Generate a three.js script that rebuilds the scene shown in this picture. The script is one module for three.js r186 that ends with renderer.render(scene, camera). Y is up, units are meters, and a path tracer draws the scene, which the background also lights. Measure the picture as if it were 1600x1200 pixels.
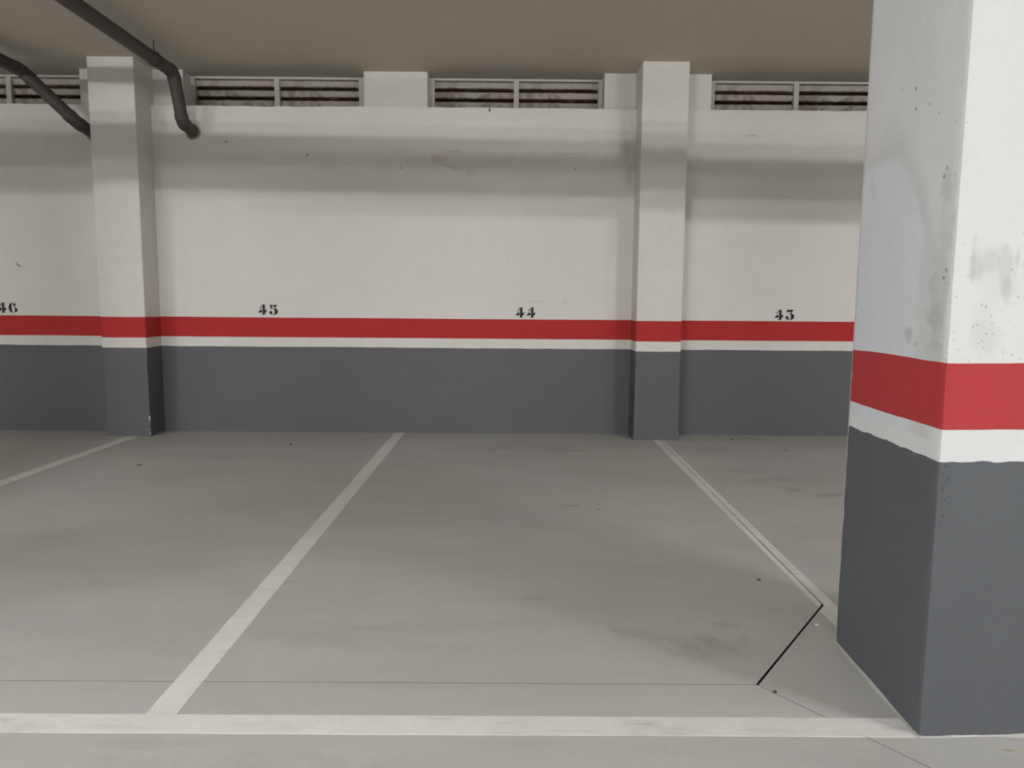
import * as THREE from 'three';
import { mergeGeometries, toCreasedNormals } from 'three/addons/utils/BufferGeometryUtils.js';
import { RoundedBoxGeometry } from 'three/addons/geometries/RoundedBoxGeometry.js';
import { RectAreaLightUniformsLib } from 'three/addons/lights/RectAreaLightUniformsLib.js';

// ---------------------------------------------------------------- camera, exposure, lamps
RectAreaLightUniformsLib.init();
const renderer = new THREE.WebGLRenderer({ antialias: true });
renderer.toneMapping = THREE.LinearToneMapping;
renderer.toneMappingExposure = 1.06;
renderer.shadowMap.enabled = true;
const scene = new THREE.Scene();
scene.background = new THREE.Color(0x000000);

const FOCAL = 1144.3, CAMERA_HEIGHT = 1.2972;
const camera = new THREE.PerspectiveCamera(2 * Math.atan(600 / FOCAL) * 180 / Math.PI, 4 / 3, 0.05, 60);
{
  const rad = Math.PI / 180, pitch = 6.342 * rad, roll = 0.4431 * rad, yaw = 0.2048 * rad;
  const forward = new THREE.Vector3(Math.sin(yaw) * Math.cos(pitch), -Math.sin(pitch), -Math.cos(yaw) * Math.cos(pitch));
  const right = new THREE.Vector3(Math.cos(yaw), 0, Math.sin(yaw));
  const up = new THREE.Vector3().crossVectors(right, forward);
  const r = right.clone().multiplyScalar(Math.cos(roll)).addScaledVector(up, Math.sin(roll));
  const u = up.clone().multiplyScalar(Math.cos(roll)).addScaledVector(right, -Math.sin(roll));
  camera.position.set(0, CAMERA_HEIGHT, 0);
  camera.quaternion.setFromRotationMatrix(new THREE.Matrix4().makeBasis(r, u, forward.clone().negate()));
}
scene.add(camera);

const LAMP_COLOR = [0.99, 1.0, 1.015];
// fluorescent battens over the driving aisle: x, z, length, luminance, what tells it apart
const LAMPS = [
  [-7.4, 1.2, 1.5, 265, 'over the aisle at the far left'], [-2.5, 2.2, 1.5, 380, 'over the aisle behind the viewer'], [5.5, 1.2, 1.5, 320, 'over the aisle beyond the large column'], [8.8, 1.2, 1.5, 180, 'over the aisle at the far right'],
  [-6.5, 5.0, 1.5, 200, 'over the bays across the aisle, at the left'], [-0.8, 8.0, 1.5, 240, 'over the bays across the aisle, behind the viewer'],
];

// ---------------------------------------------------------------- measures (metres)
const D = 7.2076;                 // camera to the back wall
const P = D - 0.301;              // camera to the pilaster fronts
const CEIL = 3.4764, LEDGE = 3.1347, RED_TOP = 1.1351, RED_LOW = 0.9424, GREY_TOP = 0.8482;
const XL = -13, XR = 13, ZB = 9.5;
const COL = { A: [1.247, -2.08], B: [1.275, -2.72], C: [1.885, -2.745], E: [1.857, -2.103] };

// ---------------------------------------------------------------- noise and textures
function hash(i, j, s) {
  let h = Math.imul(i, 374761393) ^ Math.imul(j, 668265263) ^ Math.imul(s + 11, 2147483647 - 1640531527);
  h = Math.imul(h ^ (h >>> 13), 1274126177); h ^= h >>> 16;
  return (h >>> 0) / 4294967296;
}
function noise(x, y, s = 0, px = 0, py = 0) {
  const xi = Math.floor(x), yi = Math.floor(y);
  let fx = x - xi, fy = y - yi;
  fx = fx * fx * fx * (fx * (fx * 6 - 15) + 10); fy = fy * fy * fy * (fy * (fy * 6 - 15) + 10);
  const w = (a, p) => (p ? ((a % p) + p) % p : a);
  const x0 = w(xi, px), x1 = w(xi + 1, px), y0 = w(yi, py), y1 = w(yi + 1, py);
  const a = hash(x0, y0, s), b = hash(x1, y0, s), c = hash(x0, y1, s), d = hash(x1, y1, s);
  return a + (b - a) * fx + (c - a) * fy + (a - b - c + d) * fx * fy;
}
function fbm(x, y, oct, s = 0, px = 0, py = 0) {
  let v = 0, a = 0.5, n = 0;
  for (let o = 0; o < oct; o++) { v += a * noise(x, y, s + o * 7, px, py); n += a; a *= 0.5; x *= 2; y *= 2; px *= 2; py *= 2; }
  return v / n;
}
const smooth = (a, b, x) => { const t = Math.min(1, Math.max(0, (x - a) / (b - a))); return t * t * (3 - 2 * t); };
function random(seed) { let s = seed | 0; return () => { s = (s + 0x6d2b79f5) | 0; let t = Math.imul(s ^ (s >>> 15), 1 | s); t = (t + Math.imul(t ^ (t >>> 7), 61 | t)) ^ t; return ((t ^ (t >>> 14)) >>> 0) / 4294967296; }; }
const encode = (v) => { v = Math.min(1, Math.max(0, v)); return 255 * (v <= 0.0031308 ? v * 12.92 : 1.055 * Math.pow(v, 1 / 2.4) - 0.055); };

function colorTexture(w, h, fn) {
  const data = new Uint8Array(w * h * 4), c = [0, 0, 0];
  for (let j = 0; j < h; j++) for (let i = 0; i < w; i++) {
    fn((i + 0.5) / w, (j + 0.5) / h, c);
    const k = (j * w + i) * 4;
    data[k] = encode(c[0]); data[k + 1] = encode(c[1]); data[k + 2] = encode(c[2]); data[k + 3] = 255;
  }
  const t = new THREE.DataTexture(data, w, h);
  t.colorSpace = THREE.SRGBColorSpace; t.magFilter = THREE.LinearFilter; t.minFilter = THREE.LinearMipmapLinearFilter;
  t.generateMipmaps = true; t.wrapS = t.wrapT = THREE.RepeatWrapping; t.needsUpdate = true;
  return t;
}
function greyTexture(w, h, fn) {
  const data = new Uint8Array(w * h * 4);
  for (let j = 0; j < h; j++) for (let i = 0; i < w; i++) {
    const v = 255 * Math.min(1, Math.max(0, fn((i + 0.5) / w, (j + 0.5) / h))), k = (j * w + i) * 4;
    data[k] = data[k + 1] = data[k + 2] = v; data[k + 3] = 255;
  }
  const t = new THREE.DataTexture(data, w, h);
  t.magFilter = THREE.LinearFilter; t.minFilter = THREE.LinearMipmapLinearFilter; t.generateMipmaps = true;
  t.wrapS = t.wrapT = THREE.RepeatWrapping; t.needsUpdate = true;
  return t;
}
const placed = (t, rx, ry, ox = 0, oy = 0) => { const c = t.clone(); c.repeat.set(rx, ry); c.offset.set(ox, oy); c.needsUpdate = true; return c; };
// blots of matter: list of [x, y, rx, ry, turn, strength, [r,g,b] absorbed, ragged]
function blots(list, x, y, c) {
  for (const [bx, by, rx, ry, turn, k, tint, rag, seed] of list) {
    const dx = x - bx, dy = y - by;
    if (Math.abs(dx) > 2 * (rx + ry) || Math.abs(dy) > 2 * (rx + ry)) continue;
    const ct = Math.cos(turn), st = Math.sin(turn), u = (dx * ct + dy * st) / rx, v = (-dx * st + dy * ct) / ry;
    let q = Math.hypot(u, v);
    if (rag) q += rag * (fbm(x * 14 + 40, y * 14 + 40, 4, seed || 3) - 0.5) * 2;
    const m = k * (1 - smooth(0.4, 1.05, q));
    if (m > 0) { c[0] *= 1 - m * tint[0]; c[1] *= 1 - m * tint[1]; c[2] *= 1 - m * tint[2]; }
  }
}
// a thin irregular line of dirt through points
function scratch(points, width, k, tint, x, y, c) {
  for (let i = 0; i + 1 < points.length; i++) {
    const [ax, ay] = points[i], [bx, by] = points[i + 1], ex = bx - ax, ey = by - ay, L2 = ex * ex + ey * ey;
    const t = Math.min(1, Math.max(0, ((x - ax) * ex + (y - ay) * ey) / L2));
    const d = Math.hypot(x - ax - t * ex, y - ay - t * ey);
    if (d < width) { const m = k * (1 - d / width); for (let n = 0; n < 3; n++) c[n] *= 1 - m * tint[n]; return; }
  }
}

// ---------------------------------------------------------------- materials
const plasterBump = greyTexture(1024, 1024, (u, v) => 0.55 * fbm(u * 10, v * 10, 3, 1, 10, 10) + 0.3 * fbm(u * 60, v * 60, 3, 2, 60, 60) + 0.15 * noise(u * 300, v * 300, 5, 300, 300));
const concreteBump = greyTexture(1024, 1024, (u, v) => 0.6 * fbm(u * 8, v * 8, 4, 21, 8, 8) + 0.4 * fbm(u * 90, v * 90, 3, 22, 90, 90));

const BROWN = [0.17, 0.215, 0.29], DARK = [0.85, 0.86, 0.88];
const wallBlots = [
  [-0.72, 2.665, 0.075, 0.04, -0.35, 0.75, BROWN, 0.7, 3], [-0.55, 2.6, 0.16, 0.05, -0.45, 0.5, BROWN, 0.8, 4], [-0.38, 2.56, 0.07, 0.05, -0.3, 0.45, BROWN, 0.9, 5],
  [-0.62, 2.7, 0.24, 0.05, 0.05, 0.22, BROWN, 0.9, 6], [0.3, 2.66, 0.6, 0.06, 0.06, 0.18, BROWN, 0.9, 7], [-0.2, 2.64, 0.35, 0.06, 0.1, 0.2, BROWN, 0.9, 8],
  [-1.0, 2.64, 0.022, 0.02, 0, 0.5, BROWN, 0.4, 9], [-1.06, 2.57, 0.014, 0.012, 0, 0.5, DARK, 0.3, 1], [-0.58, 2.55, 0.015, 0.012, 0, 0.55, BROWN, 0.3, 1], [-0.53, 2.44, 0.012, 0.008, 0, 0.4, BROWN, 0.3, 1],
  [-1.949, 2.686, 0.013, 0.013, 0, 0.8, DARK, 0.2, 1], [0.55, 2.72, 0.3, 0.025, 0.08, 0.16, BROWN, 0.8, 2],
  [-4.768, 1.617, 0.035, 0.008, -0.55, 0.8, DARK, 0.3, 1], [-4.79, 1.64, 0.02, 0.006, -1.1, 0.8, DARK, 0.2, 1], [-4.787, 1.79, 0.008, 0.008, 0, 0.8, DARK, 0.2, 1],
  [0.62, 2.58, 0.01, 0.01, 0, 0.75, DARK, 0.2, 1], [0.3, 1.31, 0.12, 0.012, 0.02, 0.14, DARK, 0.8, 2], [0.55, 1.32, 0.05, 0.025, 0.4, 0.1, DARK, 0.9, 2],
  [2.3, 2.9, 0.07, 0.006, 0.05, 0.5, DARK, 0.4, 2], [2.15, 2.87, 0.04, 0.02, 0.3, 0.12, DARK, 0.8, 2], [2.1, 2.05, 0.05, 0.008, 0, 0.18, DARK, 0.8, 2],
  [1.1, 2.75, 0.03, 0.12, 0.05, 0.12, DARK, 0.9, 4], [1.13, 2.55, 0.025, 0.12, 0.02, 0.12, DARK, 0.9, 5], [1.15, 3.0, 0.02, 0.08, 0, 0.1, DARK, 0.9, 6],
  [-3.33, 2.7, 0.03, 0.18, 0.02, 0.22, BROWN, 0.9, 7], [-3.37, 2.35, 0.02, 0.15, 0, 0.18, BROWN, 0.9, 8], [-2.72, 2.8, 0.02, 0.015, 0, 0.4, DARK, 0.5, 3],
  [-2.3, 1.95, 0.006, 0.006, 0, 0.6, DARK, 0, 0], [-3.12, 1.7, 0.005, 0.005, 0, 0.6, DARK, 0, 0], [-0.207, 3.115, 0.012, 0.028, -0.2, 0.97, DARK, 0.1, 1],
  [-4.4, 2.75, 0.1, 0.05, 0.6, 0.2, BROWN, 0.9, 5],
];
{ const r = random(5); for (let i = 0; i < 90; i++) wallBlots.push([-5.3 + 9 * r(), 1.2 + 1.9 * r(), 0.003 + 0.004 * r(), 0.003 + 0.004 * r(), 0, 0.2 + 0.35 * r(), DARK, 0, 0]); }
const wallScratches = [
  [[-1.2, 2.745], [-1.1, 2.735], [-0.98, 2.737], [-0.92, 2.73]], [[-0.98, 2.665], [-0.82, 2.655], [-0.74, 2.635], [-0.6, 2.59], [-0.45, 2.555], [-0.34, 2.54], [-0.3, 2.5], [-0.22, 2.49]],
  [[-0.63, 2.735], [-0.58, 2.727], [-0.52, 2.735], [-0.4, 2.735]], [[0.05, 2.72], [0.3, 2.73], [0.5, 2.71], [0.7, 2.73]],
];
// map window of the back wall: x from -5.6 to 4.0, y from 0.9 to 3.3
const wallMap = colorTexture(2048, 512, (u, v, c) => {
  const x = -5.6 + 9.6 * u, y = 0.9 + 2.4 * v;
  const big = fbm(x * 0.9 + 9, y * 1.3, 4, 31), mid = fbm(x * 5, y * 7, 4, 33), fine = noise(x * 90, y * 90, 36);
  const k = 0.93 + 0.05 * (big - 0.5) + 0.045 * (mid - 0.5) + 0.015 * (fine - 0.5);
  const warm = fbm(x * 1.7, y * 1.7 + 5, 3, 38) - 0.5;
  c[0] = k * (1 + 0.012 * warm); c[1] = k; c[2] = k * (1 - 0.035 * warm);
  blots(wallBlots, x, y, c);
  for (const s of wallScratches) scratch(s, 0.008, 0.4 * smooth(0.3, 0.6, fbm(x * 9, y * 9, 2, 44)), [0.5, 0.58, 0.66], x, y, c);
});
const paintMap = colorTexture(1024, 1024, (u, v, c) => {
  const k = 0.92 + 0.07 * (fbm(u * 4, v * 4, 4, 51, 4, 4) - 0.5) + 0.05 * (fbm(u * 30, v * 30, 3, 53, 30, 30) - 0.5);
  c[0] = c[1] = c[2] = k;
  const s = noise(u * 140, v * 140, 57, 140, 140); if (s > 0.93) { c[0] *= 0.97; c[1] *= 0.96; c[2] *= 0.95; }
});
const plain = (rgb, rough, extra = {}) => new THREE.MeshStandardMaterial({ color: new THREE.Color().setRGB(...rgb), roughness: rough, ...extra });
const WHITE = [0.78, 0.757, 0.715];
const M = {
  wallPlaster: plain(WHITE, 0.85, { map: placed(wallMap, 1 / 9.6, 1 / 2.4, 5.6 / 9.6, -0.9 / 2.4), bumpMap: placed(plasterBump, 0.8, 0.8), bumpScale: 0.004 }),
  plaster: plain(WHITE, 0.85, { map: placed(paintMap, 0.5, 0.5), bumpMap: placed(plasterBump, 0.8, 0.8), bumpScale: 0.004 }),
  red: plain([0.49, 0.024, 0.024], 0.8, { map: placed(paintMap, 0.4, 0.4), bumpMap: placed(plasterBump, 0.8, 0.8), bumpScale: 0.003 }),
  grey: plain([0.116, 0.117, 0.127], 0.62, { map: placed(paintMap, 0.45, 0.45), bumpMap: placed(plasterBump, 0.8, 0.8), bumpScale: 0.003 }),
  masonry: plain([0.5, 0.48, 0.44], 0.9),
  black: plain([0.012, 0.012, 0.013], 0.7),
  dark: plain([0.03, 0.03, 0.03], 0.9),
  shaft: plain([0.08, 0.075, 0.07], 0.95),
};

// ---- column maps: u runs round the column from the far left corner, v is the height 0 .. 2.5
const SPECK = [0.7, 0.7, 0.68];
const columnBlots = [
  [0.37, 1.906, 0.006, 0.007, 0, 0.9, DARK, 0.1, 1], [0.36, 1.97, 0.007, 0.008, 0, 0.8, DARK, 0.1, 1], [0.45, 1.9, 0.006, 0.006, 0, 0.7, DARK, 0.1, 1], [0.51, 1.86, 0.006, 0.005, 0, 0.5, DARK, 0.1, 1],
  [0.562, 1.669, 0.008, 0.006, 0.4, 0.7, DARK, 0.2, 1], [0.575, 1.69, 0.008, 0.008, 0, 0.5, DARK, 0.2, 1], [0.598, 1.378, 0.007, 0.006, 0, 0.75, DARK, 0.2, 1], [0.61, 1.4, 0.007, 0.007, 0, 0.6, DARK, 0.2, 1],
  [0.42, 1.21, 0.04, 0.03, 0.6, 0.35, SPECK, 0.8, 5], [0.47, 1.18, 0.03, 0.015, 0, 0.25, SPECK, 0.8, 5], [0.1, 1.7, 0.03, 0.05, 0.3, 0.12, SPECK, 0.9, 6],
  [0.58, 1.4, 0.05, 0.3, 0, 0.18, SPECK, 0.9, 7], [0.57, 1.22, 0.06, 0.1, 0, 0.16, SPECK, 0.9, 8],
];
const F0 = 0.641;      // where the front face begins
{
  const front = [[0.03, 1.472, 0.9], [0.045, 1.43, 0.5], [0.17, 1.4, 1.3], [0.18, 1.39, 0.7], [0.07, 1.24, 0.7], [0.02, 1.2, 0.6], [0.12, 1.27, 0.9], [0.125, 1.25, 0.9], [0.11, 1.22, 1.0], [0.10, 1.2, 0.9], [0.105, 1.18, 0.9], [0.13, 1.22, 0.7], [0.16, 1.29, 0.6], [0.19, 1.16, 1.1], [0.2, 1.48, 0.7], [0.195, 1.5, 0.6]];
  for (const [s, y, k] of front) columnBlots.push([F0 + s, y, 0.0042 * k, 0.0035 * k, 0, 0.5, DARK, 0.2, 1]);
  for (const [s, y, rx, ry, k] of [[0.07, 1.41, 0.03, 0.07, 0.3], [0.055, 1.42, 0.012, 0.1, 0.25], [0.1, 1.43, 0.025, 0.05, 0.22], [0.15, 1.4, 0.02, 0.09, 0.18], [0.16, 1.33, 0.018, 0.06, 0.22], [0.21, 1.41, 0.016, 0.03, 0.22], [0.12, 1.36, 0.1, 0.14, 0.1], [0.11, 1.22, 0.05, 0.08, 0.14], [0.185, 1.44, 0.008, 0.04, 0.25]])
    columnBlots.push([F0 + s, y, rx, ry, 0, k, [0.55, 0.53, 0.52], 0.7, 11]);
  const r = random(77);
  for (let i = 0; i < 50; i++) columnBlots.push([F0 + (r() < 0.5 ? -0.05 * r() : 0.28 * r()), 1.14 + 0.5 * r() * r(), 0.0015 + 0.003 * r(), 0.0015 + 0.0025 * r(), 0, 0.2 + 0.4 * r(), DARK, 0.2, 1]);
  for (let i = 0; i < 40; i++) columnBlots.push([0.02 * r(), 1.14 + 0.7 * r(), 0.003 + 0.005 * r(), 0.003 + 0.005 * r(), 0, 0.2 + 0.4 * r(), DARK, 0.2, 1]);
  for (let i = 0; i < 45; i++) columnBlots.push([0.66 * r(), 1.14 + 1.2 * r(), 0.002 + 0.003 * r(), 0.002 + 0.003 * r(), 0, 0.2 + 0.3 * r(), DARK, 0.2, 1]);
}
const columnMap = colorTexture(2048, 1024, (u, v, c) => {
  const s = u * 2.56, y = 0.9 + v * 1.6;
  const k = 0.93 + 0.05 * (fbm(s * 5, y * 4, 4, 61) - 0.5) + 0.03 * (fbm(s * 30, y * 24, 3, 63) - 0.5);
  c[0] = k; c[1] = k * 0.998; c[2] = k * 0.992;
  if (s < F0) {                              // repainted patch of a colder white with a rubbed grey rim
    const wob = 0.05 * (fbm(s * 6, y * 6, 3, 66) - 0.5);
    const top = 1.80 - Math.pow(Math.max(0, (s - 0.2) / 0.36), 2.2) * 0.5 + wob * 1.5;
    const inside = Math.min((0.49 - s) * 4 + wob * 3, (top - y) * 5, (s + 0.02) * 9);
    const rim = smooth(-0.75, -0.05, inside) * (1 - smooth(-0.02, 0.22, inside)) * (0.55 + 0.9 * (fbm(s * 9, y * 7, 4, 69) - 0.2));
    const body = smooth(-0.02, 0.2, inside);
    c[0] *= 1 - 0.035 * body; c[1] *= 1 - 0.008 * body; c[2] *= 1 + 0.03 * body;
    for (let n = 0; n < 3; n++) c[n] *= 1 - 0.13 * rim;
  }
  if (s < 1.1) blots(columnBlots, s, y, c);
});
const greyColumnBlots = [];
{
  const r = random(31);
  for (const [s, y] of [[0.02, 0.835], [0.015, 0.81], [0.03, 0.795], [0.02, 0.78], [0.012, 0.766], [0.035, 0.745], [0.022, 0.735], [0.02, 0.69], [0.018, 0.655], [0.004, 0.7]])
    greyColumnBlots.push([F0 + s + 0.008 * (r() - 0.5), y, 0.003 + 0.006 * r(), 0.002 + 0.002 * r(), 0.6 * (r() - 0.3), 0.4 + 0.35 * r(), DARK, 0.3, 3]);
}
const greyColumnMap = colorTexture(2048, 1024, (u, v, c) => {
  const s = u * 2.56, y = v * 1.28;
  const k = 0.92 + 0.08 * (fbm(s * 3, y * 3, 4, 71) - 0.5) + 0.05 * (fbm(s * 22, y * 16, 3, 73) - 0.5);
  c[0] = k * 0.985; c[1] = k; c[2] = k * 1.01;
  blots(greyColumnBlots, s, y, c);
});
M.columnWhite = plain([0.66, 0.67, 0.68], 0.72, { map: placed(columnMap, 1 / 2.56, 1 / 1.6, 0, -0.9 / 1.6), bumpMap: placed(plasterBump, 1.2, 1.2), bumpScale: 0.002 });
M.columnGrey = plain([0.097, 0.103, 0.113], 0.55, { map: placed(greyColumnMap, 1 / 2.56, 1 / 1.28), bumpMap: placed(plasterBump, 1.2, 1.2), bumpScale: 0.0022 });
M.columnRed = plain([0.42, 0.03, 0.036], 0.75, { map: placed(paintMap, 0.7, 0.7), bumpMap: placed(plasterBump, 1.2, 1.2), bumpScale: 0.002 });

// ---- floor map window: x from -5.5 to 4.1, depth from 1.6 to 7.3
const GRIME = [0.42, 0.44, 0.47];
const floorBlots = [
  [0.759, 2.66, 0.16, 0.1, 0.4, 0.26, GRIME, 0.8, 3], [0.66, 2.72, 0.05, 0.09, 0.5, 0.22, GRIME, 0.7, 4], [0.82, 2.66, 0.04, 0.1, 0.6, 0.22, GRIME, 0.7, 5], [0.9, 2.85, 0.12, 0.05, 0.2, 0.3, GRIME, 0.9, 6],
  [2.012, 5.05, 0.12, 0.08, 0.1, 0.5, GRIME, 0.9, 7], [2.2, 4.9, 0.14, 0.06, 0.1, 0.45, GRIME, 0.9, 8], [1.8, 5.6, 0.2, 0.09, 0, 0.3, GRIME, 0.9, 9], [1.95, 5.35, 0.3, 0.09, 0, 0.3, GRIME, 0.9, 10],
  [-0.2, 6.5, 0.5, 0.12, 0, 0.2, GRIME, 0.9, 11], [0.45, 6.4, 0.35, 0.1, 0, 0.25, GRIME, 0.9, 12], [-1.05, 3.275, 0.09, 0.02, 0.2, 0.3, GRIME, 0.9, 13],
  [0.08, 3.1, 0.1, 0.04, 0.3, 0.22, GRIME, 0.9, 14], [0.5, 2.78, 0.16, 0.05, -0.3, 0.24, GRIME, 0.9, 15], [-0.55, 2.8, 0.2, 0.03, 0, 0.14, GRIME, 0.9, 16],
  [0.569, 4.52, 0.02, 0.012, 0, 0.7, DARK, 0.4, 1], [0.42, 4.6, 0.06, 0.02, 0, 0.3, DARK, 0.9, 1],
  [-1.05, 2.03, 0.25, 0.03, 0, 0.22, [0.3, 0.36, 0.46], 0.9, 9], [0.05, 2.04, 0.2, 0.025, 0, 0.2, [0.3, 0.36, 0.46], 0.9, 19],
];
{
  const r = random(9);
  for (let i = 0; i < 70; i++) { const k = 0.003 + 0.004 * r(); floorBlots.push([-5 + 8.8 * r(), 1.7 + 5.4 * r(), k * (1 + r()), k, 3 * r(), 0.3 + 0.4 * r(), DARK, 0, 0]); }
  for (let i = 0; i < 46; i++) floorBlots.push([-5 + 8.8 * r(), 1.8 + 5.2 * r(), 0.15 + 0.5 * r(), 0.03 + 0.09 * r(), 0.3 * (r() - 0.5), 0.05 + 0.1 * r(), GRIME, 0.9, 20 + i]);
}
const floorMap = colorTexture(2048, 2048, (u, v, c) => {
  const x = -5.5 + 9.6 * u, z = 1.6 + 5.7 * v;
  const big = fbm(x * 0.7 + 3, z * 1.1, 4, 81) - 0.5, mid = fbm(x * 2.2, z * 4.6, 4, 83) - 0.5, trowel = fbm(x * 6, z * 22, 3, 85) - 0.5, fine = fbm(x * 70, z * 70, 2, 87) - 0.5;
  const k = 0.88 + 0.13 * big + 0.10 * mid + 0.05 * trowel + 0.025 * fine;
  const warm = fbm(x * 0.9, z * 1.4 + 7, 3, 89) - 0.5;
  c[0] = k * (1 + 0.03 * warm); c[1] = k; c[2] = k * (1 - 0.05 * warm);
  blots(floorBlots, x, z, c);
});
const lineMap = colorTexture(1024, 512, (u, v, c) => {
  const k = 0.9 + 0.12 * (fbm(u * 14, v * 7, 4, 91, 14, 7) - 0.5) + 0.06 * (fbm(u * 70, v * 40, 3, 93, 70, 40) - 0.5);
  const dirt = smooth(0.6, 0.8, fbm(u * 9, v * 9, 5, 95, 9, 9)) * 0.5, scuff = smooth(0.68, 0.85, fbm(u * 10, v * 50, 3, 97, 10, 50)) * 0.5;
  c[0] = k * (1 - 0.22 * dirt - 0.25 * scuff); c[1] = k * (1 - 0.26 * dirt - 0.27 * scuff); c[2] = k * (1 - 0.34 * dirt - 0.3 * scuff);
});
const floorRough = greyTexture(512, 512, (u, v) => 0.5 + 0.3 * (fbm(u * 6, v * 12, 4, 101, 6, 12) - 0.5));
M.floor = plain([0.49, 0.482, 0.458], 1, { roughnessMap: placed(floorRough, 0.5, 0.5), map: placed(floorMap, 1 / 9.6, 1 / 5.7, 5.5 / 9.6, -1.6 / 5.7), bumpMap: placed(concreteBump, 0.7, 0.7), bumpScale: 0.0012 });
M.line = plain([0.73, 0.725, 0.70], 0.55, { map: placed(lineMap, 0.5, 1.0), bumpMap: placed(concreteBump, 0.9, 0.9), bumpScale: 0.0012 });
const ceilingMap = colorTexture(1024, 1024, (u, v, c) => {
  const k = 0.92 + 0.06 * (fbm(u * 5, v * 5, 4, 111, 5, 5) - 0.5) + 0.04 * (fbm(u * 40, v * 40, 3, 113, 40, 40) - 0.5);
  c[0] = k; c[1] = k * 0.995; c[2] = k * 0.985;
});
M.ceiling = plain([0.60, 0.56, 0.485], 0.9, { map: placed(ceilingMap, 0.25, 0.25), bumpMap: placed(plasterBump, 0.5, 0.5), bumpScale: 0.004 });
const pipeMap = colorTexture(512, 256, (u, v, c) => {
  const k = 0.8 + 0.3 * (fbm(u * 8, v * 6, 4, 121, 8, 6) - 0.5), d = smooth(0.55, 0.75, fbm(u * 14, v * 10, 4, 123, 14, 10));
  c[0] = k * (1 + 0.1 * d); c[1] = k * (1 + 0.08 * d); c[2] = k;
});
M.pipe = plain([0.082, 0.075, 0.066], 0.6, { map: placed(pipeMap, 1, 1) });
M.collar = plain([0.07, 0.065, 0.058], 0.5);
M.steel = plain([0.05, 0.045, 0.04], 0.6, { metalness: 0.3 });
M.mortar = plain([0.30, 0.265, 0.215], 0.95, { bumpMap: placed(concreteBump, 4, 4), bumpScale: 0.003 });
M.frame = plain([0.60, 0.575, 0.54], 0.6, { map: placed(paintMap, 2, 2) });
// painted sheet slats, rusting along their folds and dribbled with dirt
M.slats = [0, 1, 2].map((n) => {
  const t = colorTexture(1024, 64, (u, v, c) => {
    const k = 0.86 + 0.1 * (fbm(u * 30, v * 3, 3, 131 + n) - 0.5);
    c[0] = k; c[1] = k * 0.99; c[2] = k * 0.96;
    const fold = Math.max(1 - smooth(0.3, 0.42, v + 0.08 * (fbm(u * 40, 0.5, 3, 141 + n) - 0.5)), smooth(0.66, 0.8, v + 0.1 * (fbm(u * 26, 2.5, 4, 151 + n) - 0.5)) * (n ? 0.9 : 0.5));
    const rust = fold * smooth(0.25, 0.5, fbm(u * 12, v * 2, 4, 161 + n));
    c[0] *= 1 - 0.58 * rust; c[1] *= 1 - 0.76 * rust; c[2] *= 1 - 0.85 * rust;
    const grime = smooth(0.42, 0.75, fbm(u * 9, v * 1.2, 4, 171 + n)) * (n ? 0.75 : 0.3);
    c[0] *= 1 - 0.6 * grime; c[1] *= 1 - 0.66 * grime; c[2] *= 1 - 0.72 * grime;
    const drip = smooth(0.66, 0.8, noise(u * 130, v * 1.5, 181 + n)) * smooth(0.45, 0.65, noise(u * 8, 1.5, 191 + n));
    c[0] += 0.3 * drip * (0.85 - c[0]); c[1] += 0.3 * drip * (0.84 - c[1]); c[2] += 0.3 * drip * (0.8 - c[2]);
  });
  return plain([0.56, 0.53, 0.49], 0.65, { map: t });
});
M.digit = plain([0.014, 0.013, 0.013], 0.75);
M.chip = plain([0.07, 0.055, 0.04], 0.9);
M.flake = plain([0.7, 0.69, 0.66], 0.8);
M.twig = plain([0.28, 0.2, 0.12], 0.9);
M.housing = plain([0.75, 0.75, 0.74], 0.5);
M.glow = plain([0.8, 0.8, 0.8], 0.4, { emissive: new THREE.Color().setRGB(...LAMP_COLOR), emissiveIntensity: 3 });

// ---------------------------------------------------------------- object helpers
const taken = new Map();
function numbered(name) { const n = taken.get(name) ?? 0; taken.set(name, n + 1); return n ? name + '_' + String(n).padStart(3, '0') : name; }
function part(name, geometry, material, parent) {
  const m = new THREE.Mesh(geometry, material); m.name = name; m.castShadow = m.receiveShadow = true; parent.add(m); return m;
}
function thing(name, label, category, group, at = [0, 0, 0]) {
  const g = new THREE.Group(); g.name = numbered(name); g.position.set(...at); g.userData = { label, category };
  if (group) g.userData.group = group;
  scene.add(g); return g;
}
function structure(name, label, category) {
  const g = new THREE.Group(); g.name = name; g.userData = { label, category, kind: 'structure' }; scene.add(g); return g;
}
const box = (x0, x1, y0, y1, z0, z1) => { const g = new THREE.BoxGeometry(x1 - x0, y1 - y0, z1 - z0); g.translate((x0 + x1) / 2, (y0 + y1) / 2, (z0 + z1) / 2); return g; };

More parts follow.
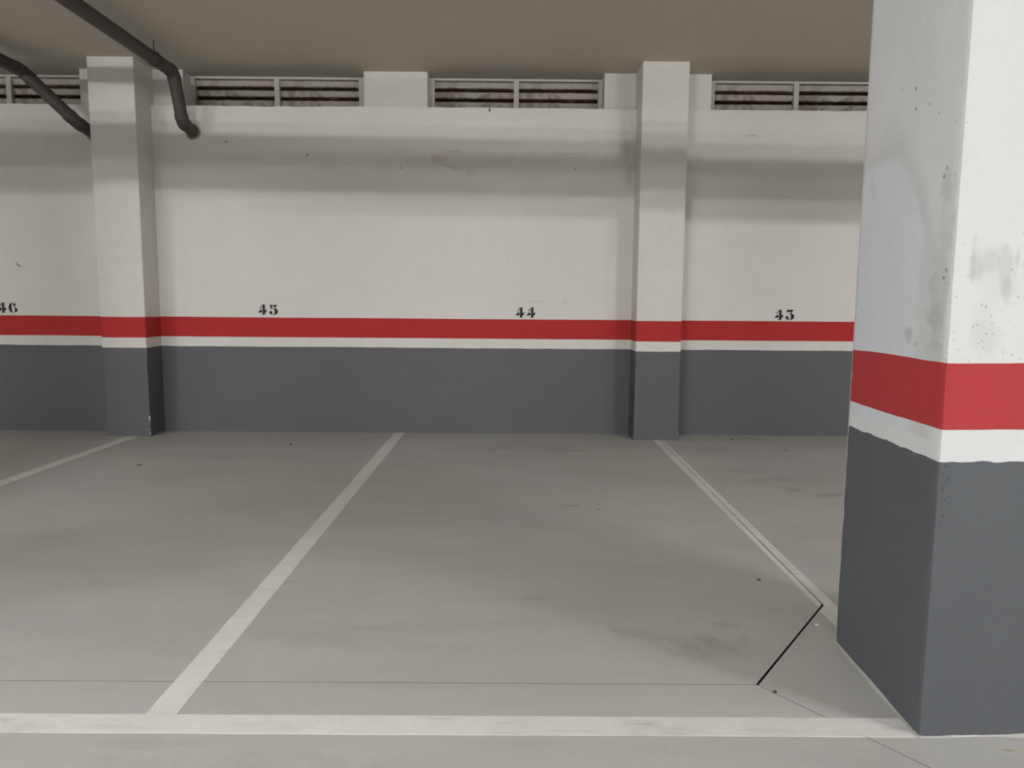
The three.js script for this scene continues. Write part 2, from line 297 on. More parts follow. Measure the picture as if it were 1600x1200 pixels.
// A band of painted plaster along a plan path: low and high edges are functions of the distance s along it.
// The front turns back by "deep" at both edges so that the coat has thickness.
function dense(path, closed, step, bevel) {
  const n = path.length, out = [], add = (x, z) => { const q = out[out.length - 1]; if (!q || Math.hypot(q[0] - x, q[1] - z) > 1e-5) out.push([x, z]); };
  const corner = (i) => {
    const p = path[i], a = path[(i + n - 1) % n], b = path[(i + 1) % n];
    const la = Math.hypot(a[0] - p[0], a[1] - p[1]), lb = Math.hypot(b[0] - p[0], b[1] - p[1]);
    const pa = [p[0] + (a[0] - p[0]) / la * bevel, p[1] + (a[1] - p[1]) / la * bevel], pb = [p[0] + (b[0] - p[0]) / lb * bevel, p[1] + (b[1] - p[1]) / lb * bevel];
    return [pa, [p[0] * 0.5 + (pa[0] + pb[0]) * 0.25, p[1] * 0.5 + (pa[1] + pb[1]) * 0.25], pb];
  };
  const key = [];
  for (let i = 0; i < n; i++) { if (!closed && (i === 0 || i === n - 1)) key.push(path[i]); else key.push(...corner(i)); }
  if (closed) key.push(key[0]);
  for (let i = 0; i + 1 < key.length; i++) {
    const a = key[i], b = key[i + 1], k = Math.max(1, Math.ceil(Math.hypot(b[0] - a[0], b[1] - a[1]) / step));
    for (let j = 0; j < k; j++) add(a[0] + (b[0] - a[0]) * j / k, a[1] + (b[1] - a[1]) * j / k);
  }
  const e = key[key.length - 1]; out.push([e[0], e[1]]);
  return out;
}
function band(path, low, high, { closed = false, step = 0.05, rows = 1, deep = 0.02, bevel = 0.008, s0 = 0, proud = 0, dent = null } = {}) {
  const pts = dense(path, closed, step, bevel), n = pts.length, pos = [], uv = [], idx = [];
  let s = s0;
  const cols = rows + 3;
  for (let i = 0; i < n; i++) {
    const a = pts[i > 0 ? i - 1 : closed ? n - 2 : 0], b = pts[i < n - 1 ? i + 1 : closed ? 1 : n - 1];
    let dx = b[0] - a[0], dz = b[1] - a[1]; const l = Math.hypot(dx, dz); dx /= l; dz /= l;
    const nx = -dz, nz = dx;
    if (i) s += Math.hypot(pts[i][0] - pts[i - 1][0], pts[i][1] - pts[i - 1][1]);
    const y0 = low(s), y1 = high(s);
    for (let j = 0; j < cols; j++) {
      const t = Math.min(1, Math.max(0, (j - 1) / rows)), y = y0 + (y1 - y0) * t;
      let off = j === 0 || j === cols - 1 ? -deep : proud;
      if (dent && off === proud) off -= dent(s, y);
      pos.push(pts[i][0] + nx * off, y, pts[i][1] + nz * off); uv.push(s, y + (j === 0 ? -deep : j === cols - 1 ? deep : 0));
    }
  }
  for (let i = 0; i + 1 < n; i++) for (let j = 0; j + 1 < cols; j++) { const a = i * cols + j, b = a + cols; idx.push(a, b, b + 1, a, b + 1, a + 1); }
  const g = new THREE.BufferGeometry();
  g.setAttribute('position', new THREE.Float32BufferAttribute(pos, 3)); g.setAttribute('uv', new THREE.Float32BufferAttribute(uv, 2)); g.setIndex(idx);
  return toCreasedNormals(g, 0.7);
}
const edge = (y, amp, seed, freq = 6) => (s) => y + amp * 2 * (fbm(s * freq + 100, seed * 3.1, 4, seed) - 0.5);
const flat = (y) => () => y;

// ---------------------------------------------------------------- floor
const J1 = [0.858, -2.382], J2 = [1.372, -3.06], J3 = [2.33, -2.40], J4 = [1.46, -1.585], JW = [1.452, -D - 0.3];
{
  const floor = structure('floor', 'grey trowelled concrete garage floor with saw-cut joints', 'floor');
  // polygon corners run anticlockwise in (x, depth); each edge has its half joint width
  const T = 0.0012, WIDE = 0.0042, OUT = 0;
  const slabs = [
    [[[XL, D + 0.3], [XL, 2.378], [0.858, 2.382], [1.372, 3.06], [1.452, D + 0.3]], [OUT, T, WIDE, 0.0022, OUT]],
    [[[1.452, D + 0.3], [1.372, 3.06], [2.33, 2.40], [XR, 2.38], [XR, D + 0.3]], [0.0022, T, T, OUT, OUT]],
    [[[0.858, 2.382], [1.46, 1.585], [2.33, 2.40], [1.372, 3.06]], [T, T, T, WIDE]],
    [[[XL, 2.378], [XL, -ZB], [XR, -ZB], [XR, 2.38], [2.33, 2.40], [1.46, 1.585], [0.858, 2.382]], [OUT, OUT, OUT, T, T, T, T]],
  ];
  for (const [poly, gaps] of slabs) {
    const n = poly.length, lines = poly.map((p, i) => {
      const q = poly[(i + 1) % n], dx = q[0] - p[0], dy = q[1] - p[1], l = Math.hypot(dx, dy), nx = -dy / l, ny = dx / l;
      return [p[0] + nx * gaps[i], p[1] + ny * gaps[i], dx, dy];
    });
    const pts = lines.map((b, i) => {
      const a = lines[(i + n - 1) % n], det = a[2] * b[3] - a[3] * b[2];
      const t = ((b[0] - a[0]) * b[3] - (b[1] - a[1]) * b[2]) / det;
      return new THREE.Vector2(a[0] + a[2] * t, a[1] + a[3] * t);
    });
    const g = new THREE.ExtrudeGeometry(new THREE.Shape(pts), { depth: 0.03, bevelEnabled: false, steps: 1 });
    g.rotateX(-Math.PI / 2); g.translate(0, -0.03, 0);
    part('slab', g, [M.floor, M.dark], floor);
  }
  part('joint_bed', box(XL, XR, -0.25, -0.03, -D - 0.4, ZB), M.dark, floor);
}

// ---------------------------------------------------------------- painted lines on the floor
function linePieces(pieces) {
  return mergeGeometries(pieces.map((pts) => {
    const s = new THREE.Shape(pts.map(([x, z]) => new THREE.Vector2(x, -z)));
    const g = new THREE.ExtrudeGeometry(s, { depth: 0.0012, bevelEnabled: false });
    g.rotateX(-Math.PI / 2); return g;
  }));
}
// a strip with slightly ragged sides from (xa, za) to (xb, zb)
function strip(xa0, xa1, za, xb0, xb1, zb, seed) {
  const L = [], R = [], n = 60;
  for (let i = 0; i <= n; i++) {
    const t = i / n, z = za + (zb - za) * t, w0 = 0.004 * (fbm(t * 30, seed, 3, seed) - 0.5), w1 = 0.004 * (fbm(t * 30, seed + 5, 3, seed + 1) - 0.5);
    L.push([xa0 + (xb0 - xa0) * t + w0, z]); R.push([xa1 + (xb1 - xa1) * t + w1, z]);
  }
  return [...L, ...R.reverse()];
}
function paintLine(label, pieces) {
  const m = part(numbered('parking_line'), linePieces(pieces), M.line, scene);
  m.userData = { label, category: 'line marking', group: 'painted bay lines on the floor' };
}
paintLine('white bay line between numbers 45 and 44, running to the bare wall', [strip(-1.14, -1.038, -D + 0.005, -1.138, -1.04, -2.181, 3)]);
paintLine('white bay line leading to the pilaster between 44 and 43, split by a joint', [
  (() => { const q = strip(1.374, 1.4408, -P, 1.3432, 1.3682, -3.064, 5); q.splice(61, 0, [1.3436, -3.029]); return q; })(),
  (() => { const q = strip(1.4462, 1.474, -P, 1.3748, 1.425, -3.066, 7); q.splice(61, 0, [1.376, -3.053], [1.3325, -2.996], [1.335, -2.735], [1.412, -2.735]); return q; })(),
]);
paintLine('white bay line leading to the pilaster between 46 and 45', [strip(-3.642, -3.54, -P, -3.64, -3.538, -2.181, 9)]);
{
  // the long line along the aisle, cut by the joint round the column
  const jx = (z) => J1[0] + (J4[0] - J1[0]) * (z - J1[1]) / (J4[1] - J1[1]);
  const a = -2.18, b = -2.079;
  const ragged = (x0, x1, z, seed, dir) => { const o = []; for (let i = 0; i <= 120; i++) { const t = dir > 0 ? i / 120 : 1 - i / 120, x = x0 + (x1 - x0) * t; o.push([x, z + 0.004 * (fbm(x * 4, seed, 3, seed) - 0.5)]); } return o; };
  paintLine('long white line along the front of the bays, crossing the picture to the column foot', [
    [...ragged(XL, jx(a) - 0.0016, a, 11, 1), ...ragged(XL, jx(b) - 0.0016, b, 13, -1)],
    [[jx(a) + 0.0016, a], [1.243, a], [1.24, b], [jx(b) + 0.0016, b]],
  ]);
}

// ---------------------------------------------------------------- back wall
const OPEN = [[-5.82, -4.12], [-3.134, -1.412], [-0.802, 0.888], [1.914, 3.63]];
const REC = 0.06, PILASTERS = [[-3.843, -3.4217], [1.1902, 1.6156]];
{
  const wall = structure('wall_back', 'white plastered garage wall with red stripe and grey dado', 'wall');
  part('masonry', box(XL, XR, 0, LEDGE - 0.02, -D - 0.42, -D - 0.004), M.masonry, wall);
  const path = [[XL, -D], [XR, -D]], o = { step: 0.04, s0: XL };
  const ledge = (s) => LEDGE + 0.012 * (fbm(s * 0.9 + 50, 3, 3, 201) - 0.5) + 0.008 * (fbm(s * 7 + 50, 3, 3, 203) - 0.5);
  const rt = edge(RED_TOP, 0.003, 4, 1.5), rl = edge(RED_LOW, 0.002, 5, 2), gt = edge(GREY_TOP, 0.004, 6, 5);
  part('plaster_field', band(path, rt, ledge, { ...o, rows: 4, deep: 0.1 }), M.wallPlaster, wall);
  part('red_stripe', band(path, rl, rt, { ...o, proud: 0.0005 }), M.red, wall);
  part('white_strip', band(path, gt, rl, o), M.plaster, wall);
  part('grey_dado', band(path, flat(0), gt, { ...o, rows: 2, proud: 0.0005 }), M.grey, wall);
  // piers between the vents, set back behind the ledge
  const ends = [XL, ...OPEN.flat(), XR];
  for (let i = 0; i < ends.length; i += 2) {
    const g = new RoundedBoxGeometry(ends[i + 1] - ends[i], CEIL - LEDGE + 0.06, 0.36, 2, 0.006);
    g.translate((ends[i] + ends[i + 1]) / 2, (CEIL + LEDGE) / 2 - 0.02, -D - REC - 0.18);
    part('pier', g, M.plaster, wall);
  }
  for (const [a, b] of PILASTERS) part('pier', box(a, b, LEDGE - 0.02, CEIL, -D - REC - 0.02, -D), M.plaster, wall);
  part('light_shaft', box(XL, XR, LEDGE - 0.6, CEIL + 0.2, -D - 1.1, -D - 1.0), M.shaft, wall);
  part('shaft_floor', box(XL, XR, LEDGE - 0.7, LEDGE - 0.6, -D - 1.1, -D - 0.42), M.shaft, wall);
}

// ---------------------------------------------------------------- ceiling and the other sides of the hall
{
  const ceiling = structure('ceiling', 'matt painted concrete ceiling slab', 'ceiling');
  const g = box(XL - 0.2, XR + 0.2, CEIL, CEIL + 0.25, -D - 1.1, ZB + 0.2);
  const p = g.attributes.position, n = g.attributes.normal, uv = g.attributes.uv;
  for (let i = 0; i < p.count; i++) if (Math.abs(n.getY(i)) > 0.5) uv.setXY(i, p.getX(i), p.getZ(i));
  part('slab', g, M.ceiling, ceiling);
  for (const [name, label, b] of [
    ['wall_left', 'plastered end wall of the garage hall to the left', [XL - 0.2, XL, 0, CEIL, -D - 1.1, ZB + 0.2]],
    ['wall_right', 'plastered end wall of the garage hall to the right', [XR, XR + 0.2, 0, CEIL, -D - 1.1, ZB + 0.2]],
    ['wall_front', 'plastered garage wall on the far side of the aisle', [XL, XR, 0, CEIL, ZB, ZB + 0.2]]]) {
    const w = structure(name, label, 'wall');
    part('plaster_field', box(b[0], b[1], GREY_TOP, b[3], b[4], b[5]), M.plaster, w);
    part('grey_dado', box(b[0], b[1], -0.25, GREY_TOP, b[4], b[5]), M.grey, w);
  }
}

// ---------------------------------------------------------------- pilasters
function pilaster(x0, x1, seed, chips, label) {
  const t = thing('pilaster', label, 'pilaster', 'pilasters on the back wall', [(x0 + x1) / 2, 0, -D]);
  const h = (x1 - x0) / 2, d = D - P, path = [[-h, 0.001], [-h, d], [h, d], [h, 0.001]], o = { step: 0.03, deep: 0.01, bevel: 0.007 };
  const rt = edge(RED_TOP, 0.002, seed, 3), rl = edge(RED_LOW, 0.002, seed + 1, 3), gt = edge(GREY_TOP, 0.003, seed + 2, 8);
  part('core', box(-h + 0.012, h - 0.012, 0, CEIL, 0.0015, d - 0.012), M.masonry, t);
  part('plaster_shaft', band(path, rt, flat(CEIL), { ...o, rows: 6 }), M.plaster, t);
  part('red_stripe', band(path, rl, rt, { ...o, proud: 0.0005 }), M.red, t);
  part('white_strip', band(path, gt, rl, o), M.plaster, t);
  part('grey_dado', band(path, flat(0), gt, { ...o, rows: 10, proud: 0.0005, dent: (s, y) => 0.004 * smooth(0.62, 0.8, fbm(s * 25, y * 25, 3, seed + 4)) * (Math.abs(s - d) < 0.02 || Math.abs(s - d - 2 * h) < 0.02 ? 1 : 0) }), M.grey, t);
  // bare plaster where the paint is knocked off the arris
  const r = random(seed);
  for (const [y, k] of chips) {
    const g = new THREE.DodecahedronGeometry(0.011 * k, 0); g.scale(0.5, 1.3 + r(), 0.5); g.translate(h - 0.0035, y + 0.01, d - 0.0035);
    part('bare_chip', g, M.flake, t);
  }
}
pilaster(...PILASTERS[0], 21, [[0.17, 1.3], [0.15, 0.9], [0.06, 0.7], [0.02, 0.8]], 'banded wall pilaster between numbers 46 and 45, next to the drain pipes');
pilaster(...PILASTERS[1], 41, [[0.055, 0.7]], 'banded wall pilaster between numbers 44 and 43');

// ---------------------------------------------------------------- columns
function column(dx, label) {
  const t = thing('column', label, 'column', 'free-standing columns along the aisle', [COL.A[0] + dx, 0, COL.A[1]]);
  const rel = ([x, z]) => [x - COL.A[0], z - COL.A[1]];
  const path = [COL.B, COL.A, COL.E, COL.C].map(rel);
  const arris = (s, y) => {
    const per = [0, 0.641, 1.251, 1.893, 2.503];
    let near = 1; for (const k of per) near = Math.min(near, Math.abs(s - k));
    return near < 0.016 ? 0.006 * smooth(0.5, 0.85, fbm(s * 9, y * 26, 4, 301)) * (1 - near / 0.02) + 0.0015 * noise(y * 14, 0.5, 305) : 0;
  };
  const o = { closed: true, step: 0.012, bevel: 0.009, deep: 0.012, dent: arris };
  const rt = edge(RED_TOP, 0.004, 51, 5), rl = edge(RED_LOW, 0.003, 52, 6), gt = edge(GREY_TOP, 0.006, 53, 22), foot = (s) => 0.001 + 0.014 * Math.max(0, fbm(s * 9 + 9, 4, 4, 54) - 0.4);
  const c = COL.C.map((v, i) => (v + COL.A[i]) / 2 - COL.A[i]);
  const core = new THREE.BoxGeometry(0.58, CEIL, 0.61); core.translate(c[0], CEIL / 2, c[1]);
  part('core', core, M.masonry, t);
  part('plaster_shaft', band(path, rt, flat(CEIL), { ...o, rows: 90 }), M.columnWhite, t);
  part('red_stripe', band(path, rl, rt, { ...o, rows: 8, proud: 0.0006 }), M.columnRed, t);
  part('white_strip', band(path, gt, rl, { ...o, rows: 5 }), M.columnWhite, t);
  part('grey_dado', band(path, foot, gt, { ...o, rows: 50, proud: 0.0006 }), M.columnGrey, t);
  // smear of mortar where the shaft meets the slab
  const ring = dense(path, true, 0.02, 0.012), pos = [], uv = [], idx = [];
  const mx = c[0], mz = c[1]; let s = 0;
  ring.forEach(([x, z], i) => {
    if (i) s += Math.hypot(x - ring[i - 1][0], z - ring[i - 1][1]);
    const ss = s % 2.46, w = 0.003 + 0.026 * Math.max(0, fbm(ss * 7, 3, 4, 57) - 0.25), h = 0.005 + 0.014 * Math.max(0, fbm(ss * 6, 7, 4, 58) - 0.3), l = Math.hypot(x - mx, z - mz), ux = (x - mx) / l, uz = (z - mz) / l;
    for (const [k, y] of [[-0.004, h], [w * 0.25, h * 0.42], [w, 0.0006]]) { pos.push(x + ux * k, y, z + uz * k); uv.push(x + ux * k + COL.A[0], -(z + uz * k + COL.A[1])); }
  });
  for (let i = 0; i + 1 < ring.length; i++) for (let j = 0; j < 2; j++) { const a = i * 3 + j, b = a + 3; idx.push(a, a + 1, b, b, a + 1, b + 1); }
  const g = new THREE.BufferGeometry(); g.setAttribute('position', new THREE.Float32BufferAttribute(pos, 3)); g.setAttribute('uv', new THREE.Float32BufferAttribute(uv, 2)); g.setIndex(idx); g.computeVertexNormals();
  part('mortar_skirt', g, M.floor, t);
}
column(0, 'large banded concrete column standing at the right of the bays');
column(-5.03, 'banded concrete column out of view to the left of the bays');

// ---------------------------------------------------------------- louvred vents
function slatGeometry(w) {
  // folded sheet: inner lip, sloping blade, outer lip; drawn in (z, y)
  const prof = [[0.010, 0.004], [0.0, 0.0], [-0.026, -0.048], [-0.066, -0.054]], th = 0.0025, pos = [], uv = [], idx = [];
  const nx = [], n = prof.length;
  for (let i = 0; i < n; i++) { const a = prof[Math.max(0, i - 1)], b = prof[Math.min(n - 1, i + 1)], l = Math.hypot(b[0] - a[0], b[1] - a[1]); nx.push([-(b[1] - a[1]) / l, (b[0] - a[0]) / l]); }
  const loop = [...prof.map((p, i) => [p[0] + nx[i][0] * th / 2, p[1] + nx[i][1] * th / 2, 1 - i / (n - 1)]), ...prof.map((p, i) => [p[0] - nx[i][0] * th / 2, p[1] - nx[i][1] * th / 2, 1 - i / (n - 1)]).reverse()];
  for (let i = 0; i <= loop.length; i++) { const [z, y, v] = loop[i % loop.length]; for (const k of [0, 1]) { pos.push(-w / 2 + w * k, y, z); uv.push(k, v); } }
  for (let i = 0; i < loop.length; i++) { const a = 2 * i; idx.push(a, a + 1, a + 3, a, a + 3, a + 2); }
  const g = new THREE.BufferGeometry(); g.setAttribute('position', new THREE.Float32BufferAttribute(pos, 3)); g.setAttribute('uv', new THREE.Float32BufferAttribute(uv, 2)); g.setIndex(idx);
  return toCreasedNormals(g, 0.5);
}
const HALF = 0.775, slatShape = slatGeometry(HALF);
function vent(x0, x1, mid, seed, label) {
  const zc = -D - 0.255, t = thing('louvre_vent', label, 'vent', 'louvred vents under the ceiling', [mid, LEDGE + 0.03, zc]);
  const top = CEIL - 0.006 - LEDGE - 0.03, bottom = 0.0, w = 0.05, dz = 0.05;
  const b = (name, a0, a1, b0, b1) => { const g = new RoundedBoxGeometry(a1 - a0, b1 - b0, dz, 2, 0.003); g.translate((a0 + a1) / 2, (b0 + b1) / 2, 0); return part(name, g, M.frame, t); };
  const L = -HALF - w * 1.5, R = HALF + w * 1.5;
  b('stile', L, L + w, bottom, top); b('stile', R - w, R, bottom, top); b('mullion', -w / 2, w / 2, bottom, top);
  for (const s of [-1, 1]) { const c = s * (HALF + w) / 2; b('top_rail', c - HALF / 2, c + HALF / 2, top - 0.024, top); b('bottom_rail', c - HALF / 2, c + HALF / 2, bottom, bottom + 0.02); }
  const r = random(seed);
  for (let k = 0; k < 3; k++) for (const s of [-1, 1]) {
    const m = part('slat', slatShape, M.slats[k === 0 ? 0 : 1 + Math.floor(r() * 2)], t);
    m.position.set(s * (HALF + w) / 2, top - 0.036 - k * 0.094, 0.006); m.rotation.z = 0.008 * (r() - 0.5); m.rotation.x = 0.16 * (r() - 0.5);
  }
  return t;
}
vent(...OPEN[0], -4.911, 3, 'louvred vent at the left end, behind the bent drain pipe');
vent(...OPEN[1], -2.294, 5, 'rusty louvred vent above number 45');
vent(...OPEN[2], 0.047, 8, 'rust-streaked louvred vent above number 44');
vent(...OPEN[3], 2.792, 12, 'louvred vent above number 43, partly hidden by the column');

// ---------------------------------------------------------------- pipes
class Poly extends THREE.Curve {
  constructor(p) { super(); this.p = p; this.l = [0]; for (let i = 1; i < p.length; i++) this.l.push(this.l[i - 1] + p[i].distanceTo(p[i - 1])); }
  getPoint(t, o = new THREE.Vector3()) { const d = t * this.l[this.l.length - 1]; let i = 1; while (i < this.p.length - 1 && this.l[i] < d) i++; return o.copy(this.p[i - 1]).lerp(this.p[i], (d - this.l[i - 1]) / (this.l[i] - this.l[i - 1])); }
}
function pipeline(root, points, bendRadius, R) {
  // straight lengths joined by swept elbows with sockets
  const V = points.map((p) => new THREE.Vector3(...p)), o = root.position;
  V.forEach((v) => v.sub(o));
  let from = V[0].clone();
  const straight = (a, b) => part('pipe_length', new THREE.TubeGeometry(new THREE.LineCurve3(a, b), 2, R, 24), M.pipe, root);
  const socket = (at, dir, name = 'socket') => {
    const g = new THREE.LatheGeometry([[R, -0.026], [R * 1.1, -0.022], [R * 1.1, 0.018], [R * 1.04, 0.026], [R, 0.026]].map(([a, b]) => new THREE.Vector2(a, b)), 24);
    g.applyQuaternion(new THREE.Quaternion().setFromUnitVectors(new THREE.Vector3(0, 1, 0), dir)); g.translate(at.x, at.y, at.z);
    return part(name, g, M.collar, root);
  };
  for (let i = 1; i < V.length - 1; i++) {
    const a = V[i - 1].clone().sub(V[i]).normalize(), b = V[i + 1].clone().sub(V[i]).normalize();
    const half = a.angleTo(b) / 2, cut = Math.min(bendRadius / Math.tan(half), V[i].distanceTo(V[i - 1]) * 0.48, V[i].distanceTo(V[i + 1]) * 0.48);
    const p0 = V[i].clone().addScaledVector(a, cut), p1 = V[i].clone().addScaledVector(b, cut), q = new THREE.QuadraticBezierCurve3(p0, V[i], p1);
    straight(from, p0);
    part('elbow', new THREE.TubeGeometry(q, 16, R * 1.05, 24), M.pipe, root);
    socket(p0, a); socket(p1, b);
    from = p1;
  }
  straight(from, V[V.length - 1]);
  const lump = new THREE.TorusGeometry(R * 1.02, 0.013, 8, 28), lp = lump.attributes.position, end = V[V.length - 1];
  for (let i = 0; i < lp.count; i++) { const a = Math.atan2(lp.getY(i), lp.getX(i)), k = 0.96 + 0.14 * noise(3 + 2 * Math.cos(a), 3 + 2 * Math.sin(a), 401); lp.setXYZ(i, lp.getX(i) * k, lp.getY(i) * k, lp.getZ(i) * 0.6); }
  lump.computeVertexNormals(); lump.translate(end.x, end.y + 0.004, 0.006);
  part('mortar_collar', lump, M.mortar, root);
}
function hanger(root, at, R) {
  const o = root.position, x = at[0] - o.x, y = at[1] - o.y, z = at[2] - o.z;
  const ring = new THREE.TorusGeometry(R + 0.004, 0.004, 8, 28); ring.scale(1, 1, 3); ring.rotateY(at[3] || 0); ring.translate(x, y, z);
  const h = part('hanger', ring, M.steel, root);
  const rod = new THREE.CylinderGeometry(0.005, 0.005, CEIL - at[1] - R, 10); rod.translate(x, y + R + (CEIL - at[1] - R) / 2, z);
  part('rod', rod, M.steel, h);
}
const CZ = -2.97, CY = 2.945, collectorY = (x) => CY - 0.01 * (x + 1.2);
{
  const a = thing('drain_pipe', 'grey drain pipe dropping past the vent above 45, ending in the wall', 'pipe', 'drain pipes under the ceiling', [-3.03, 3.33, -D]);
  pipeline(a, [[-3.03, CEIL, 1.9], [-3.03, 3.345, 1.9], [-3.03, 3.325, -6.83], [-3.03, 2.925, -6.985], [-3.03, 2.885, -D - 0.03]], 0.09, 0.055);
  hanger(a, [-3.03, 3.326, -6.48], 0.055); hanger(a, [-3.03, 3.33, -4.2], 0.055);
  const b = thing('drain_pipe', 'grey drain pipe slanting down in front of the leftmost vent', 'pipe', 'drain pipes under the ceiling', [-4.378, 3.33, -D]);
  pipeline(b, [[-4.378, CEIL, 1.9], [-4.378, 3.35, 1.9], [-4.378, 3.325, -6.83], [-3.96, 2.90, -6.9], [-3.97, 2.86, -D - 0.03]], 0.09, 0.055);
  hanger(b, [-4.378, 3.335, -4.2], 0.055);
  // main collector the drains run to, above the top edge of the picture; it shades the wall
  const c = thing('collector_pipe', 'thick collector drain pipe hung above the bay fronts, above the view', 'pipe', undefined, [0, CY, CZ]);
  const R = 0.143, run = new THREE.TubeGeometry(new THREE.LineCurve3(new THREE.Vector3(XL, collectorY(XL) - CY, 0), new THREE.Vector3(XR, collectorY(XR) - CY, 0)), 4, R, 32);
  part('pipe_length', run, M.pipe, c);
  for (const x of [-11, -8, -5, -2, 1, 4, 7, 10]) hanger(c, [x, collectorY(x), CZ, Math.PI / 2], R);
}

// ---------------------------------------------------------------- stencilled numbers
const arcPts = (cx, cy, rx, ry, a0, a1, n = 14) => Array.from({ length: n + 1 }, (_, i) => { const a = (a0 + (a1 - a0) * i / n) * Math.PI / 180; return [cx + rx * Math.cos(a), cy + ry * Math.sin(a)]; });
const GLYPH = {
  4: [[[0.42, 0.06], [0.30, 0], [0.74, 0], [0.66, 0.06], [0.66, 0.22], [0.80, 0.22], [0.83, 0.53], [0.75, 0.53], [0.66, 0.42], [0.67, 1], [0.43, 1]],
    [[-0.04, 0.21], [0.37, 0.21], [0.38, 0.49], [0.2, 0.49]], [[0.14, 0.58], [0.23, 0.58], [0.4, 0.88], [0.36, 0.97]]],
  5: [[[0.0, 0.98], [0.24, 0.96], [0.29, 0.76], [0.25, 0.56], [0.13, 0.56], [0.13, 0.8]], arcPts(0.58, 0.86, 0.17, 0.13, 0, 350), [[0.22, 0.96], [0.48, 0.92], [0.48, 0.82], [0.25, 0.86]], [[0.2, 0.63], [0.24, 0.57], [0.46, 0.63], [0.44, 0.67]],
    [...arcPts(0.40, 0.33, 0.46, 0.34, 92, -90), ...arcPts(0.42, 0.32, 0.10, 0.30, -80, 85)], [...arcPts(0.15, 0.23, 0.16, 0.15, 20, 230), [0.2, 0.03], [0.38, -0.01], [0.36, 0.07], [0.28, 0.12]]],
  3: [[[0.08, 1], [0.80, 1], [0.60, 0.78], [0.17, 0.78], [0.08, 0.70]], [[0.30, 0.56], [0.36, 0.52], [0.66, 0.77], [0.56, 0.78]],
    [...arcPts(0.40, 0.33, 0.45, 0.34, 80, -90), ...arcPts(0.42, 0.31, 0.10, 0.30, -80, 84)], [...arcPts(0.15, 0.23, 0.16, 0.15, 20, 230), [0.2, 0.03], [0.38, -0.01], [0.36, 0.07], [0.28, 0.12]]],
  6: [[...arcPts(0.40, 0.5, 0.40, 0.5, 95, 265), ...arcPts(0.42, 0.5, 0.14, 0.47, 260, 100)], arcPts(0.56, 0.78, 0.12, 0.13, 0, 350), [[0.44, 0.99], [0.64, 0.93], [0.66, 0.84], [0.52, 0.9], [0.44, 0.95]],
    [...arcPts(0.44, 0.29, 0.40, 0.29, 80, -60), ...arcPts(0.46, 0.28, 0.14, 0.27, -60, 76)]],
};
function paintedNumber(text, x0, y0, h, label) {
  const t = thing('painted_number', label, 'number', 'bay numbers on the back wall', [x0, y0, -D + 0.0005]);
  [...text].forEach((ch, i) => {
    const g = mergeGeometries(GLYPH[ch].map((p) => new THREE.ExtrudeGeometry(new THREE.Shape(p.map(([x, y]) => new THREE.Vector2(x * h, y * h))), { depth: 0.001, bevelEnabled: false })));
    g.translate(i * h * 1.08, 0, 0);
    part('digit', g, M.digit, t);
  });
}
paintedNumber('46', -5.005, 1.160, 0.1, 'black stencilled number 46 at the left edge');
paintedNumber('45', -2.463, 1.160, 0.1, 'black stencilled number 45 right of the left pilaster');
paintedNumber('44', 0.056, 1.152, 0.1, 'black stencilled number 44 left of the right pilaster');
paintedNumber('43', 2.597, 1.148, 0.1, 'black stencilled number 43 between right pilaster and large column');

// ---------------------------------------------------------------- litter on the floor
function litter(name, label, category, x, z, rx, ry, rz, turn, material, seed) {
  const g = new THREE.IcosahedronGeometry(1, 1), p = g.attributes.position;
  for (let i = 0; i < p.count; i++) { const k = 0.75 + 0.5 * noise(p.getX(i) * 2 + 9, p.getY(i) * 2 + p.getZ(i) * 3 + 9, seed); p.setXYZ(i, p.getX(i) * rx * k, Math.max(-0.2, p.getY(i)) * ry * k, p.getZ(i) * rz * k); }
  g.rotateY(turn); g.computeBoundingBox(); g.translate(x, -g.boundingBox.min.y, z); g.computeVertexNormals();
  const m = part(numbered(name), g, material, scene); m.userData = { label, category, group: 'bits of litter on the floor' };
}
litter('debris_chip', 'small dark chip inside the column shadow, near the split line', 'litter', 1.19, -3.345, 0.014, 0.004, 0.008, 0.4, M.chip, 1);
litter('debris_chip', 'round dark chip beside the corner of the black joint', 'litter', 0.902, -2.335, 0.007, 0.004, 0.008, 0, M.chip, 2);
litter('debris_chip', 'dark leaf scrap on the floor of bay 45, below the left pilaster', 'litter', -2.911, -5.676, 0.024, 0.004, 0.016, 0.2, M.chip, 3);
litter('debris_chip', 'dark crumb near the wall of bay 43', 'litter', 2.14, -6.95, 0.012, 0.006, 0.01, 0.3, M.chip, 4);
litter('debris_chip', 'dark crumb in front of the wall below 43', 'litter', 2.48, -6.45, 0.011, 0.005, 0.01, 0.3, M.chip, 5);
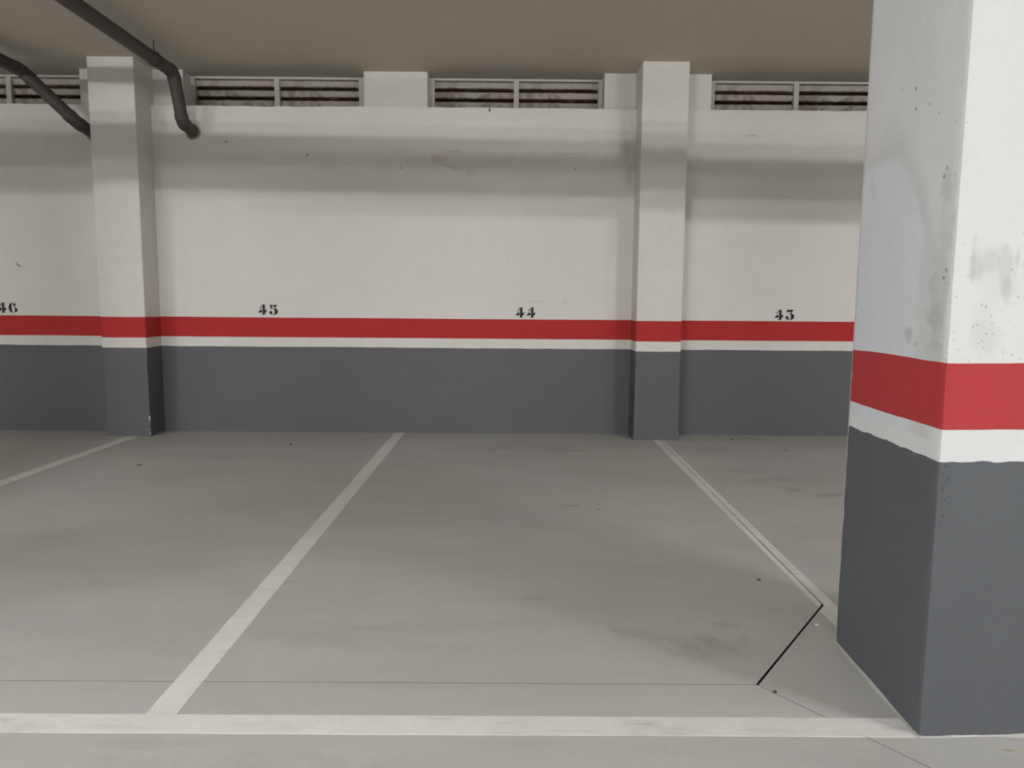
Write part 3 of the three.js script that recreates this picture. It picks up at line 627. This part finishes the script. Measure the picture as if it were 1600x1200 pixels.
litter('debris_chip', 'dark scrap on the floor under number 45', 'litter', -1.98, -6.55, 0.015, 0.005, 0.012, 0.7, M.chip, 6);
litter('wood_splinter', 'thin brown splinter lying in front of the large column', 'litter', 1.475, -2.015, 0.018, 0.002, 0.003, -0.1, M.twig, 7);
litter('plaster_flake', 'tiny white flake at the far foot of the large column', 'litter', 1.262, -2.86, 0.008, 0.004, 0.006, 0.4, M.flake, 8);

// ---------------------------------------------------------------- fluorescent battens
for (const [x, z, L, power, where] of LAMPS) {
  const t = thing('ceiling_light', 'white fluorescent batten ' + where, 'lamp', 'fluorescent battens over the aisle', [x, CEIL, z]);
  const W = 0.06, H = 0.09, hy = 0.055;
  const hg = new RoundedBoxGeometry(L + 0.06, hy, 0.21, 2, 0.006); hg.translate(0, -hy / 2, 0); part('housing', hg, M.housing, t);
  const lean = 0.068, sec = new THREE.Shape([[-W / 2 - lean, -hy], [-W / 2, -hy - H], [W / 2, -hy - H], [W / 2 + lean, -hy]].map(([a, b]) => new THREE.Vector2(a, b)));
  const dg = new THREE.ExtrudeGeometry(sec, { depth: L, bevelEnabled: false }); dg.translate(0, 0, -L / 2); dg.rotateY(Math.PI / 2); part('diffuser', dg, M.glow, t);
  for (const s of [-1, 1]) { const cg = new RoundedBoxGeometry(0.03, H + 0.004, W + 0.142, 2, 0.006); cg.translate(s * (L / 2 + 0.015), -hy - H / 2, 0); part('end_cap', cg, M.housing, t); }
  const add = (w, h, px, py, pz, tx, ty, tz) => {
    const l = new THREE.RectAreaLight(new THREE.Color().setRGB(...LAMP_COLOR), power, w, h);
    l.position.set(x + px, CEIL + py, z + pz); l.lookAt(x + px + tx, CEIL + py + ty, z + pz + tz); l.name = 'batten_light'; scene.add(l);
  };
  const off = W / 2 + lean / 2 + 0.006;
  add(L, H - 0.01, 0, -hy - H / 2, -off, 0, -lean / H, -1);
  add(L, H - 0.01, 0, -hy - H / 2, off, 0, -lean / H, 1);
  add(L, W - 0.01, 0, -hy - H - 0.004, 0, 0.0001, -1, 0);
}

renderer.render(scene, camera);
